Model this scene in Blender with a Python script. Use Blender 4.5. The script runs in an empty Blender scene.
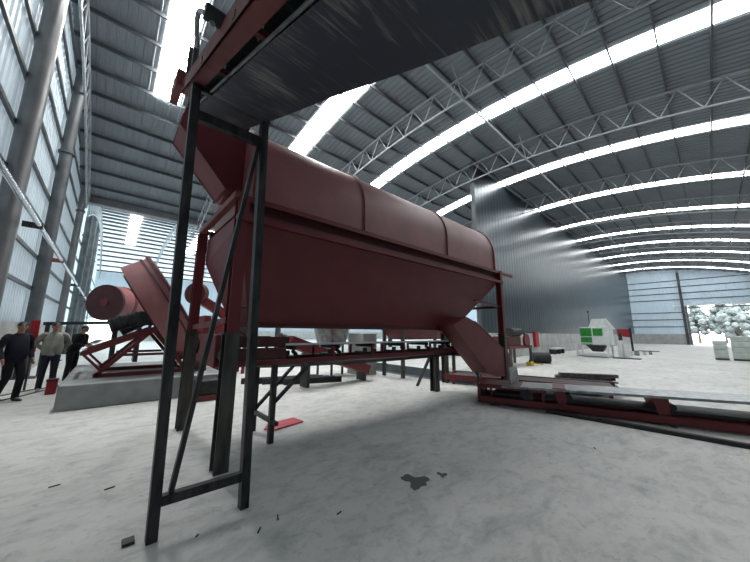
import bpy, bmesh, math, random
from mathutils import Vector as V, Matrix
random.seed(7)
C = bpy.context.scene.collection
PI = math.pi

# ------------------------------------------------------------------ materials
def mat(name, col, rough=.6, metal=0, var=.12, scale=6, bump=0, bscale=60, spec=.5, col2=None, streak=None):
    m = bpy.data.materials.new(name); m.use_nodes = True
    nt = m.node_tree; n = nt.nodes; l = nt.links
    b = n['Principled BSDF']
    b.inputs['Roughness'].default_value = rough; b.inputs['Metallic'].default_value = metal
    b.inputs['Specular IOR Level'].default_value = spec
    tc = n.new('ShaderNodeTexCoord'); mp = n.new('ShaderNodeMapping')
    l.new(tc.outputs['Object'], mp.inputs[0])
    if streak: mp.inputs['Scale'].default_value = streak
    no = n.new('ShaderNodeTexNoise'); no.inputs['Scale'].default_value = scale; no.inputs['Detail'].default_value = 6
    l.new(mp.outputs[0], no.inputs['Vector'])
    r = n.new('ShaderNodeValToRGB')
    c2 = col2 or tuple(max(0, c*(1-var*2)) for c in col)
    r.color_ramp.elements[0].position = .32; r.color_ramp.elements[0].color = (*c2, 1)
    r.color_ramp.elements[1].position = .68; r.color_ramp.elements[1].color = (*[c*(1+var) for c in col], 1)
    l.new(no.outputs['Fac'], r.inputs[0]); l.new(r.outputs[0], b.inputs['Base Color'])
    if bump:
        nb = n.new('ShaderNodeTexNoise'); nb.inputs['Scale'].default_value = bscale; l.new(mp.outputs[0], nb.inputs['Vector'])
        bp = n.new('ShaderNodeBump'); bp.inputs['Strength'].default_value = bump; bp.inputs['Distance'].default_value = .02
        l.new(nb.outputs['Fac'], bp.inputs['Height']); l.new(bp.outputs[0], b.inputs['Normal'])
    return m

M = {}
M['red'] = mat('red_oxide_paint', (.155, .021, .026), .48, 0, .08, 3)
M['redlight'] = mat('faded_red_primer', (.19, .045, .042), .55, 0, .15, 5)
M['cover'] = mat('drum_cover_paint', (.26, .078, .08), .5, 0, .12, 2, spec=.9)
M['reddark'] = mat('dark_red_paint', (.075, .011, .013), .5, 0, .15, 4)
M['steel'] = mat('raw_dark_steel', (.04, .042, .045), .45, .3, .35, 14, .1, streak=(1, 1, .25))
M['steelgrey'] = mat('grey_mill_steel', (.08, .077, .073), .5, .3, .3, 10, .1, streak=(1, 1, .2))
M['black'] = mat('black_rubber', (.02, .021, .024), .6, 0, .3, 9)
M['white_metal'] = mat('galvanised_truss_paint', (.40, .43, .45), .45, .2, .1, 5)
M['purlin'] = mat('purlin_steel', (.10, .11, .12), .5, .3, .1, 5)
M['roof'] = mat('blue_grey_roof_sheet', (.215, .243, .268), .45, .1, .06, .6)
M['roofpale'] = None
M['column'] = mat('grey_column_paint', (.075, .085, .092), .45, .1, .2, 2)
M['columnpale'] = mat('pale_column_paint', (.17, .175, .18), .35, .2, .12, 2)
M['dado'] = mat('rendered_wall', (.42, .43, .42), .8, 0, .1, 1.5)
M['plinth'] = mat('plinth_concrete', (.27, .29, .29), .8, 0, .12, 2.5, .2, 20)
M['trench'] = mat('trench_concrete', (.09, .105, .115), .7, 0, .15, 2)
M['shiny'] = mat('bright_pipe', (.7, .72, .74), .25, .8, .1, 8)
M['galv'] = mat('galvanised_sheet', (.33, .35, .36), .4, .5, .2, 8)
M['green'] = mat('green_paint', (.015, .22, .03), .4)
M['whitep'] = mat('white_paint', (.62, .66, .66), .4, 0, .05)
M['yellow'] = mat('yellow_paint', (.6, .42, .02), .4)
M['brightred'] = mat('signal_red', (.32, .01, .02), .45)
M['plate'] = mat('red_plate', (.55, .05, .07), .5)
M['skin'] = mat('skin', (.42, .24, .17), .55, 0, .06)
M['hair'] = mat('black_hair', (.012, .011, .012), .5)
M['navy'] = mat('navy_knit', (.008, .010, .022), .9)
M['darkcloth'] = mat('dark_cloth', (.010, .010, .014), .9)
M['jeans'] = mat('dark_jeans', (.02, .025, .045), .9)
M['jacket'] = mat('grey_green_jacket', (.30, .31, .27), .9)
M['shirtgrey'] = mat('grey_tshirt', (.33, .34, .35), .9)
M['shoe'] = mat('shoe', (.03, .03, .03), .5)
M['shoegrey'] = mat('grey_shoe', (.3, .3, .3), .6)
M['paper'] = mat('paper', (.8, .8, .8), .8)
M['wrap'] = mat('white_wrap', (.5, .56, .53), .5, 0, .1, 3)
M['leaf'] = mat('leaf', (.22, .26, .25), .8, 0, .4, 1.2)
M['bark'] = mat('bark', (.2, .16, .13), .9)
M['earth'] = mat('earth', (.45, .40, .38), .9, 0, .2, .2)

def partition_mat():
    m = mat('glossy_dark_sheet', (.055, .074, .086), .3, .6, .08, .8)
    return m
M['partition'] = partition_mat()

def belt_under():
    m = bpy.data.materials.new('belt_underside'); m.use_nodes = True
    nt = m.node_tree; n = nt.nodes; l = nt.links; b = n['Principled BSDF']
    tc = n.new('ShaderNodeTexCoord'); mp = n.new('ShaderNodeMapping'); mp.inputs['Scale'].default_value = (1.2, 14, 1)
    mp.inputs['Rotation'].default_value = (0, 0, .35)
    l.new(tc.outputs['Object'], mp.inputs[0])
    wv = n.new('ShaderNodeTexNoise'); wv.inputs['Scale'].default_value = 3.2; wv.inputs['Detail'].default_value = 5
    wv.inputs['Distortion'].default_value = .6
    l.new(mp.outputs[0], wv.inputs['Vector'])
    n2 = n.new('ShaderNodeTexNoise'); n2.inputs['Scale'].default_value = 2.6; l.new(tc.outputs['Object'], n2.inputs['Vector'])
    mu = n.new('ShaderNodeMath'); mu.operation = 'MULTIPLY'; l.new(wv.outputs['Fac'], mu.inputs[0]); l.new(n2.outputs['Fac'], mu.inputs[1])
    r = n.new('ShaderNodeValToRGB'); r.color_ramp.elements[0].position = .27; r.color_ramp.elements[0].color = (.045, .053, .07, 1)
    r.color_ramp.elements[1].position = .42; r.color_ramp.elements[1].color = (.24, .225, .215, 1)
    l.new(mu.outputs[0], r.inputs[0]); l.new(r.outputs[0], b.inputs['Base Color'])
    b.inputs['Roughness'].default_value = .5
    return m
M['belt'] = belt_under()

def floor_mat():
    m = bpy.data.materials.new('dusty_concrete_floor'); m.use_nodes = True
    nt = m.node_tree; n = nt.nodes; l = nt.links; b = n['Principled BSDF']
    tc = n.new('ShaderNodeTexCoord')
    def noise(s, d=8, dist=0, sc=(1, 1, 1), rough=.6, rot=0):
        mp = n.new('ShaderNodeMapping'); mp.inputs['Scale'].default_value = sc; mp.inputs['Rotation'].default_value = (0, 0, rot); l.new(tc.outputs['Object'], mp.inputs[0])
        x = n.new('ShaderNodeTexNoise'); x.inputs['Scale'].default_value = s; x.inputs['Detail'].default_value = d
        x.inputs['Distortion'].default_value = dist; x.inputs['Roughness'].default_value = rough
        l.new(mp.outputs[0], x.inputs['Vector']); return x.outputs['Fac']
    def ramp(f, p0, c0, p1, c1):
        r = n.new('ShaderNodeValToRGB'); r.color_ramp.elements[0].position = p0; r.color_ramp.elements[0].color = (*c0, 1)
        r.color_ramp.elements[1].position = p1; r.color_ramp.elements[1].color = (*c1, 1); l.new(f, r.inputs[0]); return r.outputs[0]
    def mult(a, bb, f=1):
        x = n.new('ShaderNodeMixRGB'); x.blend_type = 'MULTIPLY'; x.inputs[0].default_value = f; l.new(a, x.inputs[1]); l.new(bb, x.inputs[2]); return x.outputs[0]
    a = ramp(noise(.45, 6, .3), .3, (.50, .51, .49), .7, (.66, .655, .625))
    s1 = ramp(noise(3.2, 10, .4, (1, 1.7, 1), .72, .5), .36, (.74, .76, .76), .52, (1, 1, 1))
    s2 = ramp(noise(1.1, 8, .8, (1, 2.2, 1), .65, .2), .33, (.80, .82, .83), .47, (1, 1, 1))
    s3 = ramp(noise(11, 9, .6, (1, 1, 1), .75), .34, (.66, .67, .68), .45, (1, 1, 1))
    c = mult(mult(mult(a, s1), s2), s3, .8)
    l.new(c, b.inputs['Base Color'])
    b.inputs['Roughness'].default_value = .62
    bp = n.new('ShaderNodeBump'); bp.inputs['Strength'].default_value = .35; bp.inputs['Distance'].default_value = .02
    l.new(noise(9, 10, .5, (1, 1, 1), .75), bp.inputs['Height']); l.new(bp.outputs[0], b.inputs['Normal'])
    return m
M['floor'] = floor_mat()

def glow(name, col, s):
    m = bpy.data.materials.new(name); m.use_nodes = True
    n = m.node_tree.nodes; b = n['Principled BSDF']
    b.inputs['Base Color'].default_value = (.8, .85, .88, 1); b.inputs['Roughness'].default_value = .5
    b.inputs['Emission Color'].default_value = (*col, 1); b.inputs['Emission Strength'].default_value = s
    return m
M['skylight'] = glow('daylit_fibreglass', (.97, .99, 1.0), 14.0)
M['skylightboost'] = glow('boosted_daylit_sheet', (1.0, .99, .97), 34.0)  # glow raised above the other rooflights, added to brighten the floor around the trommel

def translucent(name, col, tcol, f):
    m = bpy.data.materials.new(name); m.use_nodes = True
    nt = m.node_tree; n = nt.nodes; l = nt.links
    b = n['Principled BSDF']; b.inputs['Base Color'].default_value = (*col, 1); b.inputs['Roughness'].default_value = .45
    t = n.new('ShaderNodeBsdfTranslucent')
    tc = n.new('ShaderNodeTexCoord'); mp = n.new('ShaderNodeMapping'); mp.inputs['Scale'].default_value = (1, .9, .25)
    l.new(tc.outputs['Object'], mp.inputs[0])
    no = n.new('ShaderNodeTexNoise'); no.inputs['Scale'].default_value = .8; no.inputs['Detail'].default_value = 4; l.new(mp.outputs[0], no.inputs['Vector'])
    r = n.new('ShaderNodeValToRGB'); r.color_ramp.elements[0].position = .3; r.color_ramp.elements[0].color = (*[c*.75 for c in tcol], 1)
    r.color_ramp.elements[1].position = .7; r.color_ramp.elements[1].color = (*tcol, 1)
    l.new(no.outputs['Fac'], r.inputs[0]); l.new(r.outputs[0], t.inputs['Color'])
    mx = n.new('ShaderNodeMixShader'); mx.inputs[0].default_value = f
    l.new(b.outputs[0], mx.inputs[1]); l.new(t.outputs[0], mx.inputs[2]); l.new(mx.outputs[0], n['Material Output'].inputs[0])
    return m
M['gable'] = translucent('translucent_gable_sheet', (.27, .32, .345), (.80, .93, 1.0), .07)
M['gable2'] = translucent('thin_gable_sheet', (.36, .42, .45), (.80, 1.0, 1.0), .28)
M['farwall'] = translucent('translucent_far_gable_sheet', (.34, .42, .47), (.70, .88, 1.0), .10)
M['roofpale'] = translucent('pale_second_roof', (.42, .46, .48), (.85, .95, 1.0), .26)

# ------------------------------------------------------------------ mesh builder
ROOT = {}
class MB:
    def __init__(s): s.v = []; s.f = []; s.sm = []
    def add(s, vs, fs, smooth=False):
        k = len(s.v); s.v += [V(p) for p in vs]; s.f += [tuple(i+k for i in f) for f in fs]; s.sm += [smooth]*len(fs); return s
    def hexa(s, p):
        return s.add(p, [(0,3,2,1),(4,5,6,7),(0,1,5,4),(1,2,6,5),(2,3,7,6),(3,0,4,7)])
    def box(s, x0, x1, y0, y1, z0, z1):
        return s.hexa([(x0,y0,z0),(x1,y0,z0),(x1,y1,z0),(x0,y1,z0),(x0,y0,z1),(x1,y0,z1),(x1,y1,z1),(x0,y1,z1)])
    def bar(s, a, b, w, h=None, up=(0,0,1)):
        a = V(a); b = V(b); h = h or w; d = (b-a).normalized(); u = V(up)
        if abs(d.dot(u)) > .98: u = V((0,1,0))
        r = d.cross(u).normalized(); t = r.cross(d).normalized()
        p = []
        for q in (a, b): p += [q-r*w/2-t*h/2, q+r*w/2-t*h/2, q+r*w/2+t*h/2, q-r*w/2+t*h/2]
        return s.hexa(p)
    def angle(s, a, b, w, t=.012, up=(0,0,1), flip=1):      # L section
        a = V(a); b = V(b); d = (b-a).normalized(); u = V(up)
        if abs(d.dot(u)) > .98: u = V((0,1,0))
        r = d.cross(u).normalized()*flip; n = r.cross(d).normalized()
        s.bar(a+n*0, b+n*0, w, t, up=n) if False else None
        for (o, ww, hh) in ((r*w/2, w, t), (n*w/2, t, w)):
            p = []
            for q in (a, b): p += [q+o-r*ww/2-n*hh/2, q+o+r*ww/2-n*hh/2, q+o+r*ww/2+n*hh/2, q+o-r*ww/2+n*hh/2]
            s.hexa(p)
        return s
    def hbeam(s, a, b, w, t=.02, up=(0,1,0)):
        a = V(a); b = V(b); d = (b-a).normalized(); u = V(up); r = d.cross(u).normalized(); n = r.cross(d).normalized()
        for (o, ww, hh) in ((n*(w/2), w, t), (n*(-w/2), w, t), (n*0, t, w)):
            p = []
            for q in (a, b): p += [q+o-r*ww/2-n*hh/2, q+o+r*ww/2-n*hh/2, q+o+r*ww/2+n*hh/2, q+o-r*ww/2+n*hh/2]
            s.hexa(p)
        return s
    def tube(s, a, b, r, n=10, r2=None, cap=True):
        a = V(a); b = V(b); r2 = r if r2 is None else r2; d = (b-a).normalized(); u = V((0,0,1)) if abs(d.z) < .9 else V((1,0,0))
        x = d.cross(u).normalized(); y = d.cross(x)
        vs = []
        for q, rr in ((a, r), (b, r2)):
            for i in range(n): vs.append(q+x*rr*math.cos(2*PI*i/n)+y*rr*math.sin(2*PI*i/n))
        s.add(vs, [(i, (i+1) % n, n+(i+1) % n, n+i) for i in range(n)], True)
        if cap: s.add(vs, [tuple(range(n))[::-1], tuple(range(n, 2*n))])
        return s
    def path(s, pts, r, n=8):
        for a, b in zip(pts, pts[1:]): s.tube(a, b, r, n)
        return s
    def loft(s, secs, n=14, cap=True, smooth=True):          # secs: (centre, xaxis*rx, yaxis*ry)
        vs = []
        for c, x, y in secs:
            c = V(c); x = V(x); y = V(y)
            for i in range(n): vs.append(c+x*math.cos(2*PI*i/n)+y*math.sin(2*PI*i/n))
        fs = []
        for k in range(len(secs)-1):
            for i in range(n): fs.append((k*n+i, k*n+(i+1) % n, (k+1)*n+(i+1) % n, (k+1)*n+i))
        s.add(vs, fs, smooth)
        if cap:
            s.add(vs[:n], [tuple(range(n))[::-1]]); s.add(vs[-n:], [tuple(range(n))])
        return s
    def poly(s, pts, off):                                   # polygon extruded by off
        n = len(pts); o = V(off); vs = [V(p) for p in pts]+[V(p)+o for p in pts]
        return s.add(vs, [tuple(range(n))[::-1], tuple(range(n, 2*n))]+[(i, (i+1) % n, n+(i+1) % n, n+i) for i in range(n)])
    def build(s, name, m, parent=None, bevel=0, fix=True):
        o0 = V((0,0,0))
        p = parent
        while p is not None:
            o0 = o0+p.location; p = p.parent
        me = bpy.data.meshes.new(name); me.from_pydata([tuple(v-o0) for v in s.v], [], s.f)
        me.polygons.foreach_set('use_smooth', s.sm)
        if fix:
            bm = bmesh.new(); bm.from_mesh(me); bmesh.ops.recalc_face_normals(bm, faces=bm.faces[:]); bm.to_mesh(me); bm.free()
        me.materials.append(M[m] if isinstance(m, str) else m); me.update()
        o = bpy.data.objects.new(name, me); C.objects.link(o); o.parent = parent
        if bevel:
            b = o.modifiers.new('b', 'BEVEL'); b.width = bevel; b.segments = 2; b.limit_method = 'ANGLE'
        return o

def thing(name, label, cat, loc=(0,0,0), group=None):
    o = bpy.data.objects.new(name, None); C.objects.link(o); o.location = loc; o.empty_display_size = .2
    o['label'] = label; o['category'] = cat
    if group: o['group'] = group
    return o
def tag(o, label, cat, group=None, kind=None):
    if label: o['label'] = label
    if cat: o['category'] = cat
    if group: o['group'] = group
    if kind: o['kind'] = kind
    return o
def struct(name, mb, m, parent=None, label=None, cat=None, fix=True):
    o = mb.build(name, m, parent, fix=fix); o['kind'] = 'structure'
    if label: o['label'] = label
    if cat: o['category'] = cat
    return o
def copy_tree(o, loc, parent=None):
    c = o.copy(); C.objects.link(c); c.parent = parent
    if parent is None: c.location = loc
    for ch in list(o.children): copy_tree(ch, None, c)
    return c

# ------------------------------------------------------------------ building
XG, XF, YR, YM, YB = -2.1, 66.0, -7.4, 22.3, 52.0           # gable, far gable, right eave, valley, back eave
def arch(y):
    return 11.9-.0135*(y-7.3)**2 if y < YM else 11.9-.0135*(y-37.25)**2
BAY = 6.12
STRIPS = [.68, 6.6, 12.35, 19.5, 26.1, 32.5, 38.4, 44.2, 50.3, 56.6, 62.8]
HW = [.45, .46, .38, .37, .35, .34, .33, .32, .32, .31, .31]
SY0 = [7.4, 7.4]+[-4.8]*9       # where each rooflight starts; near ones cut short out of view to shade foreground
TRX = [3.6, 9.35, 15.35]+[(STRIPS[i]+STRIPS[i+1])/2 for i in range(3, 10)]
SY1 = 14.4

def ribs(a, b, pitch=.25, d=.035):
    """positions (u, depth) of a trapezoid sheet profile from a to b"""
    out = [(a, 0)]; u = a+pitch*.3
    while u+pitch*.5 < b:
        out += [(u, 0), (u+pitch*.1, d), (u+pitch*.28, d), (u+pitch*.38, 0)]; u += pitch
    out.append((b, 0)); return out

roof = MB()
def roof_panel(x0, x1, y0, y1, pitch=.25):
    pr = ribs(x0, x1, pitch); n = max(2, int((y1-y0)/1.2)+1); ys = [y0+(y1-y0)*i/n for i in range(n+1)]
    vs = []; fs = []
    for y in ys: vs += [(x, y, arch(min(max(y, y0+1e-4), y1-1e-4))-dz) for x, dz in pr]
    k = len(pr)
    for j in range(n):
        for i in range(k-1): fs.append((j*k+i, j*k+i+1, (j+1)*k+i+1, (j+1)*k+i))
    roof.add(vs, fs)
edges = [XG]
for s, SW in zip(STRIPS, HW): edges += [s-SW, s+SW]
edges.append(XF)
ANX0, ANX1 = 29.5, 44.0       # daylight strips of the second span
for i in range(0, len(edges), 2):
    p = .25 if edges[i] < 30 else .42
    roof_panel(edges[i], edges[i+1], YR, YM-.001, p)
for s, sy, SW in zip(STRIPS, SY0, HW):
    roof_panel(s-SW, s+SW, SY1, YM-.001); roof_panel(s-SW, s+SW, YR, sy)
ceiling = struct('ceiling', roof, 'roof', None, 'blue-grey corrugated steel barrel roof over the hall', 'roof', fix=False)
roof = MB()
for i in range(0, len(edges), 2): roof_panel(edges[i], edges[i+1], YM+.001, YB, .42)
for s, SW in zip(STRIPS, HW):
    roof_panel(s-SW, s+SW, YM+.001, ANX0, .42); roof_panel(s-SW, s+SW, ANX1, YB, .42)
ceiling2 = struct('ceiling', roof, 'roofpale', None, 'pale translucent roof of the second span beyond the gutter beam', 'roof', fix=False)
# purlins: parts of the roof
ys = []
y = YR+.35
while y < YM-.2: ys.append(y); y += 1.18
for y in ys:
    struct('purlin', MB().box(XG+.02, XF-.02, y-.025, y+.025, arch(y)-.19, arch(y)-.045), 'purlin', ceiling)
y = YM+.6
while y < YB-.2:
    struct('purlin', MB().box(XG+.02, XF-.02, y-.04, y+.04, arch(y)-.23, arch(y)-.045), 'column', ceiling2); y += 1.3
# rooflights
k = 0
for s, sy, SW in zip(STRIPS, SY0, HW):
    for (a, b, nm) in ((sy, SY1, 'near'), (ANX0, ANX1, 'far')):
        k += 1
        mb = MB(); n = 18; vs = []; fs = []
        for j in range(n+1):
            yy = a+(b-a)*j/n; z = arch(yy)
            vs += [(s-SW, yy, z-.02), (s+SW, yy, z-.02), (s+SW, yy, z), (s-SW, yy, z)]
        for j in range(n):
            q = j*4
            fs += [(q, q+1, q+5, q+4), (q+2, q+3, q+7, q+6), (q+1, q+2, q+6, q+5), (q+3, q, q+4, q+7)]
        mb.add(vs, fs); struct('window_%d' % k, mb, 'skylightboost' if s < 10 and a < 20 else 'skylight')

# floor with the trench cut out
TX0, TX1, TY0, TY1 = 7.95, 10.2, 4.9, 14.0
fl = MB()
xs = [XG, TX0, TX1, XF]; yy = [YR, TY0, TY1, YB]
for i in range(3):
    for j in range(3):
        if i == 1 and j == 1: continue
        fl.add([(xs[i], yy[j], 0), (xs[i+1], yy[j], 0), (xs[i+1], yy[j+1], 0), (xs[i], yy[j+1], 0)], [(0, 1, 2, 3)])
struct('floor', fl, 'floor', None, 'pale dusty concrete floor with scuffs', 'floor')
tr = MB()
for (x0, x1, y0, y1) in ((TX0, TX0, TY0, TY1), (TX1, TX1, TY0, TY1), (TX0, TX1, TY0, TY0), (TX0, TX1, TY1, TY1)):
    tr.add([(x0, y0, -.35), (x1, y1, -.35), (x1, y1, 0), (x0, y0, 0)], [(0, 1, 2, 3)])
tr.add([(TX0, TY0, -.35), (TX1, TY0, -.35), (TX1, TY1, -.35), (TX0, TY1, -.35)], [(0, 1, 2, 3)])
struct('trim_1', tr, 'trench', None, 'dark shallow trench sunk in the floor behind the machine', 'trench')
gp = MB()
gp.add([(XF, -80, -.05), (160, -80, -.05), (160, 120, -.05), (XF, 120, -.05)], [(0, 1, 2, 3)])
gp.add([(-40, YB, -.05), (XF, YB, -.05), (XF, 120, -.05), (-40, 120, -.05)], [(0, 1, 2, 3)])
struct('ground', gp, 'earth', None, 'pale earth yard outside the doors', 'ground')

def sheet_x(x, y0, y1, z0, zt, d, pitch):                  # vertical ribbed sheet on plane X = x
    mb = MB(); pr = ribs(y0, y1, pitch, .03); vs = []
    for u, dd in pr: vs += [(x+dd*d, u, z0), (x+dd*d, u, zt(min(max(u, y0+.001), y1-.001)))]
    mb.add(vs, [(2*i, 2*i+2, 2*i+3, 2*i+1) for i in range(len(pr)-1)]); return mb
gl = sheet_x(XG, YR, YM, 1.7, arch, 1, .3); g2 = sheet_x(XG, YM, YB, 1.7, lambda u: arch(max(u, YM+.01)), 1, .3)
struct('wall_left_far', g2, 'gable2', None, 'brighter translucent gable wall of the second span', 'wall', fix=False)
wl = struct('wall_left', gl, 'gable', None, 'tall translucent corrugated gable wall behind the men', 'wall', fix=False)
struct('baseboard_left', MB().box(XG-.15, XG+.06, YR, YB, 0, 1.7), 'dado', None, 'rendered dado along the foot of the gable wall', 'dado')
# far gable with its door
DY1, DH = 2.1, 5.5
fw = sheet_x(XF, DY1, YM, 1.6, arch, -1, .5)
for q in (sheet_x(XF, YR, DY1, 5.9, arch, -1, .5), sheet_x(XF, YM+.01, YB, 1.6, arch, -1, .6), sheet_x(XF, YR, -5.2, 0, lambda u: 5.9, -1, .5)): fw.add(q.v, q.f)
struct('wall_front', fw, 'farwall', None, 'far pale blue corrugated gable wall with the big door', 'wall', fix=False)
struct('baseboard_front', MB().box(XF-.05, XF+.15, DY1, YB, 0, 1.6), 'dado', None, 'rendered dado under the far gable wall', 'dado')
dr = thing('door_1', 'wide open doorway in the far gable with trees outside', 'doorway', (XF, -1.5, 0)); dr['kind'] = 'structure'
db = MB(); db.box(XF-.12, XF+.1, DY1-.12, DY1+.12, 0, DH+.4); db.box(XF-.12, XF+.1, -5.3, -5.06, 0, DH+.4); db.box(XF-.12, XF+.1, -5.3, DY1+.12, DH, DH+.18)
o = db.build('door_frame', 'columnpale', dr); o['kind'] = 'structure'
o = MB().box(XF-.25, XF-.12, -7.0, DY1+1.4, DH+.35, DH+.55).build('door_rail', 'whitep', dr); o['kind'] = 'structure'
# side and back walls
def sheet_y(y, x0, x1, z0, z1, d, pitch):
    mb = MB(); pr = ribs(x0, x1, pitch, .03); vs = []
    for u, dd in pr: vs += [(u, y+dd*d, z0), (u, y+dd*d, z1)]
    mb.add(vs, [(2*i, 2*i+2, 2*i+3, 2*i+1) for i in range(len(pr)-1)]); return mb
struct('wall_right', sheet_y(YR, XG, XF, 0, arch(YR), 1, .5), 'roof', None, 'corrugated eave wall on the camera side', 'wall', fix=False)
bw = sheet_y(YB, .6, XF, 1.5, arch(YB), -1, .6)
q = sheet_y(YB, XG, .6, 2.9, arch(YB), -1, .6); bw.add(q.v, q.f)
struct('wall_back', bw, 'farwall', None, 'pale blue back wall of the second span', 'wall', fix=False)
struct('baseboard_back', MB().box(.6, XF, YB-.05, YB+.15, 0, 1.5), 'dado', None, 'rendered dado of the second span', 'dado')
# partition
PX0, PY = 15.6, 8.6
pm = MB(); pr = ribs(PX0, XF, .42, .006); vs = []
for u, dd in pr: vs += [(u, PY-dd, 1.5), (u, PY-dd, arch(PY)-.05)]
pm.add(vs, [(2*i, 2*i+2, 2*i+3, 2*i+1) for i in range(len(pr)-1)])
struct('wall_partition', pm, 'partition', None, 'dark glossy corrugated partition wall dividing the hall', 'wall', fix=False)
dp = MB().box(PX0, XF, PY-.08, PY+.12, 0, 1.5)
struct('baseboard_partition', dp, 'dado', None, 'pale dado under the dark partition wall', 'dado')
struct('trim_2', MB().box(PX0-.1, PX0+.02, PY-.12, PY+.12, 0, arch(PY)-.05), 'column', None, 'steel edge post of the partition wall', 'post')
# valley girder between the spans
gd = MB(); gd.box(XG+.02, XF-.05, YM-.22, YM+.22, arch(YM)-.42, arch(YM)-.02)
struct('trim_3', gd, 'columnpale', None, 'long pale gutter beam between the two roof spans', 'beam')
# girts on the gable and far gable
for z in (2.8, 3.8, 4.85, 5.85, 7.0, 8.05, 9.1, 10.1, 11.0):
    yl = [y for y in [YR+.1+i*.1 for i in range(298)] if y < YM-.3 and arch(y) > z+.1]
    if not yl: continue
    o = struct('girt', MB().box(XG+.04, XG+.1, min(yl), max(yl), z-.05, z+.05), 'column', wl)
    if z < 8: struct('girt', MB().box(XG+.04, XG+.1, YM+.3, YB-.1, z-.06, z+.06), 'column', wl)
wf = bpy.data.objects['wall_front']
for z in (2.7, 3.8, 4.9, 6.9, 7.9, 8.9, 9.9):
    yl = [y for y in [YR+.1+i*.1 for i in range(298)] if arch(y) > z+.1 and y < YM-.3]
    a = DY1+.15 if z < 5.9 else min(yl)
    struct('girt', MB().box(XF-.14, XF-.04, a, max(yl), z-.06, z+.06), 'column', wf)

# columns
cols = [(-3.2, 'round grey gable column behind the camera', .2), (1.2, 'round grey gable column beside the camera', .2), (5.5, 'round grey gable column by the overhead conveyor', .2),
        (9.35, 'thick round grey gable column crossing the top left corner', .21),
        (14.3, 'grey gable column behind the two standing men', .2), (21.2, 'third grey gable column, left of the disc machine', .17),
        (26.7, 'dark gable column beyond the roof gutter beam', .2), (31.5, 'gable column further along the second span', .2), (36.5, 'last dark gable column seen before the back wall', .2)]
for y, lb, r in cols:
    top = arch(y)-.3
    t = thing('steel_column', lb, 'column', (XG+.3, y, 0), 'round columns of the left gable')
    MB().tube((XG+.26, y, .02), (XG+.26, y, top), r*.85, 24).build('shaft', 'columnpale' if abs(y-21.2) < .1 or abs(y-9.35) < .1 else 'column', t)
    MB().box(XG+.3-.28, XG+.3+.28, y-.28, y+.28, 0, .03).build('base_plate', 'steel', t)
    mb = MB()
    mb.tube((XG+.26, y, 7.56), (XG+.26, y, 7.64), r+.02, 24)
    if y > 12 and top > 8: mb.build('collar', 'column', t)
for y, lb in ((DY1+.35, 'thin dark column beside the far door'), (-5.6, 'far gable column right of the door')):
    t = MB().hbeam((XF-.25, y, 0), (XF-.25, y, arch(y)-.3), .3, .03).build('steel_column', 'column'); tag(t, lb, 'column', 'columns of the far gable')
for i, x in enumerate((9.8, 22.0, 34.3, 46.5, 58.8)):
    t = MB().hbeam((x, YM, 0), (x, YM, arch(YM)-.4), .3, .03).build('steel_column', 'column')
    tag(t, 'steel column under the gutter beam, %s from the gable wall' % ['first', 'second', 'third', 'fourth', 'fifth'][i], 'column', 'columns under the gutter beam')

# roof trusses
def truss(x, y0, y1, lb, nth):
    t = thing('roof_truss', lb, 'truss', (x, (y0+y1)/2, arch((y0+y1)/2)-1.1), 'arched lattice roof trusses')
    n = round((y1-y0)/1.18); st = (y1-y0)/n
    top = [V((x, y0+i*st, arch(y0+i*st+(.001 if i == 0 else -.001 if i == n else 0))-.26)) for i in range(n+1)]
    bot = [V((x, y0+(i+.5)*st, arch(y0+(i+.5)*st)-1.28)) for i in range(n)]
    r = .04
    MB().path(top, r, 6).build('top_chord', 'white_metal', t)
    MB().path([top[0]]+bot+[top[-1]], r, 6).build('bottom_chord', 'white_metal', t)
    w = MB()
    for i in range(n):
        w.tube(top[i], bot[i], .023, 6, cap=False); w.tube(bot[i], top[i+1], .023, 6, cap=False)
    w.build('web', 'white_metal', t)
ords = ['first', 'second', 'third', 'fourth', 'fifth', 'sixth', 'seventh', 'eighth', 'ninth', 'tenth', 'eleventh']
truss(XG+.42, YR+.1, YM-.25, 'arched lattice truss lying against the left gable wall', 0)
for i in range(10):
    x = TRX[i]
    truss(x, YR+.1, YM-.25, 'arched white lattice truss of the near span, %s from the gable wall' % ords[i], i)
truss(XG+.42, YM+.25, YB-.1, 'lattice truss against the gable wall in the second span', 0)
for i in range(4):
    truss(TRX[i], YM+.25, YB-.1, 'lattice truss of the second span beyond the gutter beam, %s from the gable wall' % ords[i], i)
# longitudinal tie pipes with V braces
for yt, lb in ((5.35, 'long tie pipe with V braces running under the roof toward the far gable'),):
    t = thing('roof_tie', lb, 'tie pipe', (XG+.5, yt, arch(yt)-1.2), 'roof tie pipes')
    z = arch(yt)-1.35
    MB().tube((XG+.5, yt, z), (XF-.1, yt, z), .04, 8).build('pipe', 'white_metal', t)
    for i in range(10):
        x = TRX[i]
        mb = MB(); mb.tube((x, yt, z), (x+.75, yt, arch(yt)-.25), .022, 6); mb.tube((x, yt, z), (x-.75, yt, arch(yt)-.25), .022, 6)
        mb.build('brace', 'white_metal', t)

# conduit along the gable wall
t = thing('wall_pipe', 'shiny horizontal pipe running along the gable wall columns', 'pipe', (-1.45, 5, 3.9))
MB().tube((-1.46, 3, 3.88), (-1.46, 34, 3.6), .045, 12).build('pipe', 'shiny', t)
MB().tube((-1.46, 34, 3.6), (-1.46, 34, 2.2), .045, 12).build('drop', 'galv', t)
for y in (5.5, 9.9, 14.3, 21.2, 26.7, 31.5):
    MB().box(-1.72, -1.40, y-.03, y+.03, 3.88-(y-3)*.009-.07, 3.88-(y-3)*.009+.06).build('bracket', 'redlight' if y in (14.3,) else 'steel', t)
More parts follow.
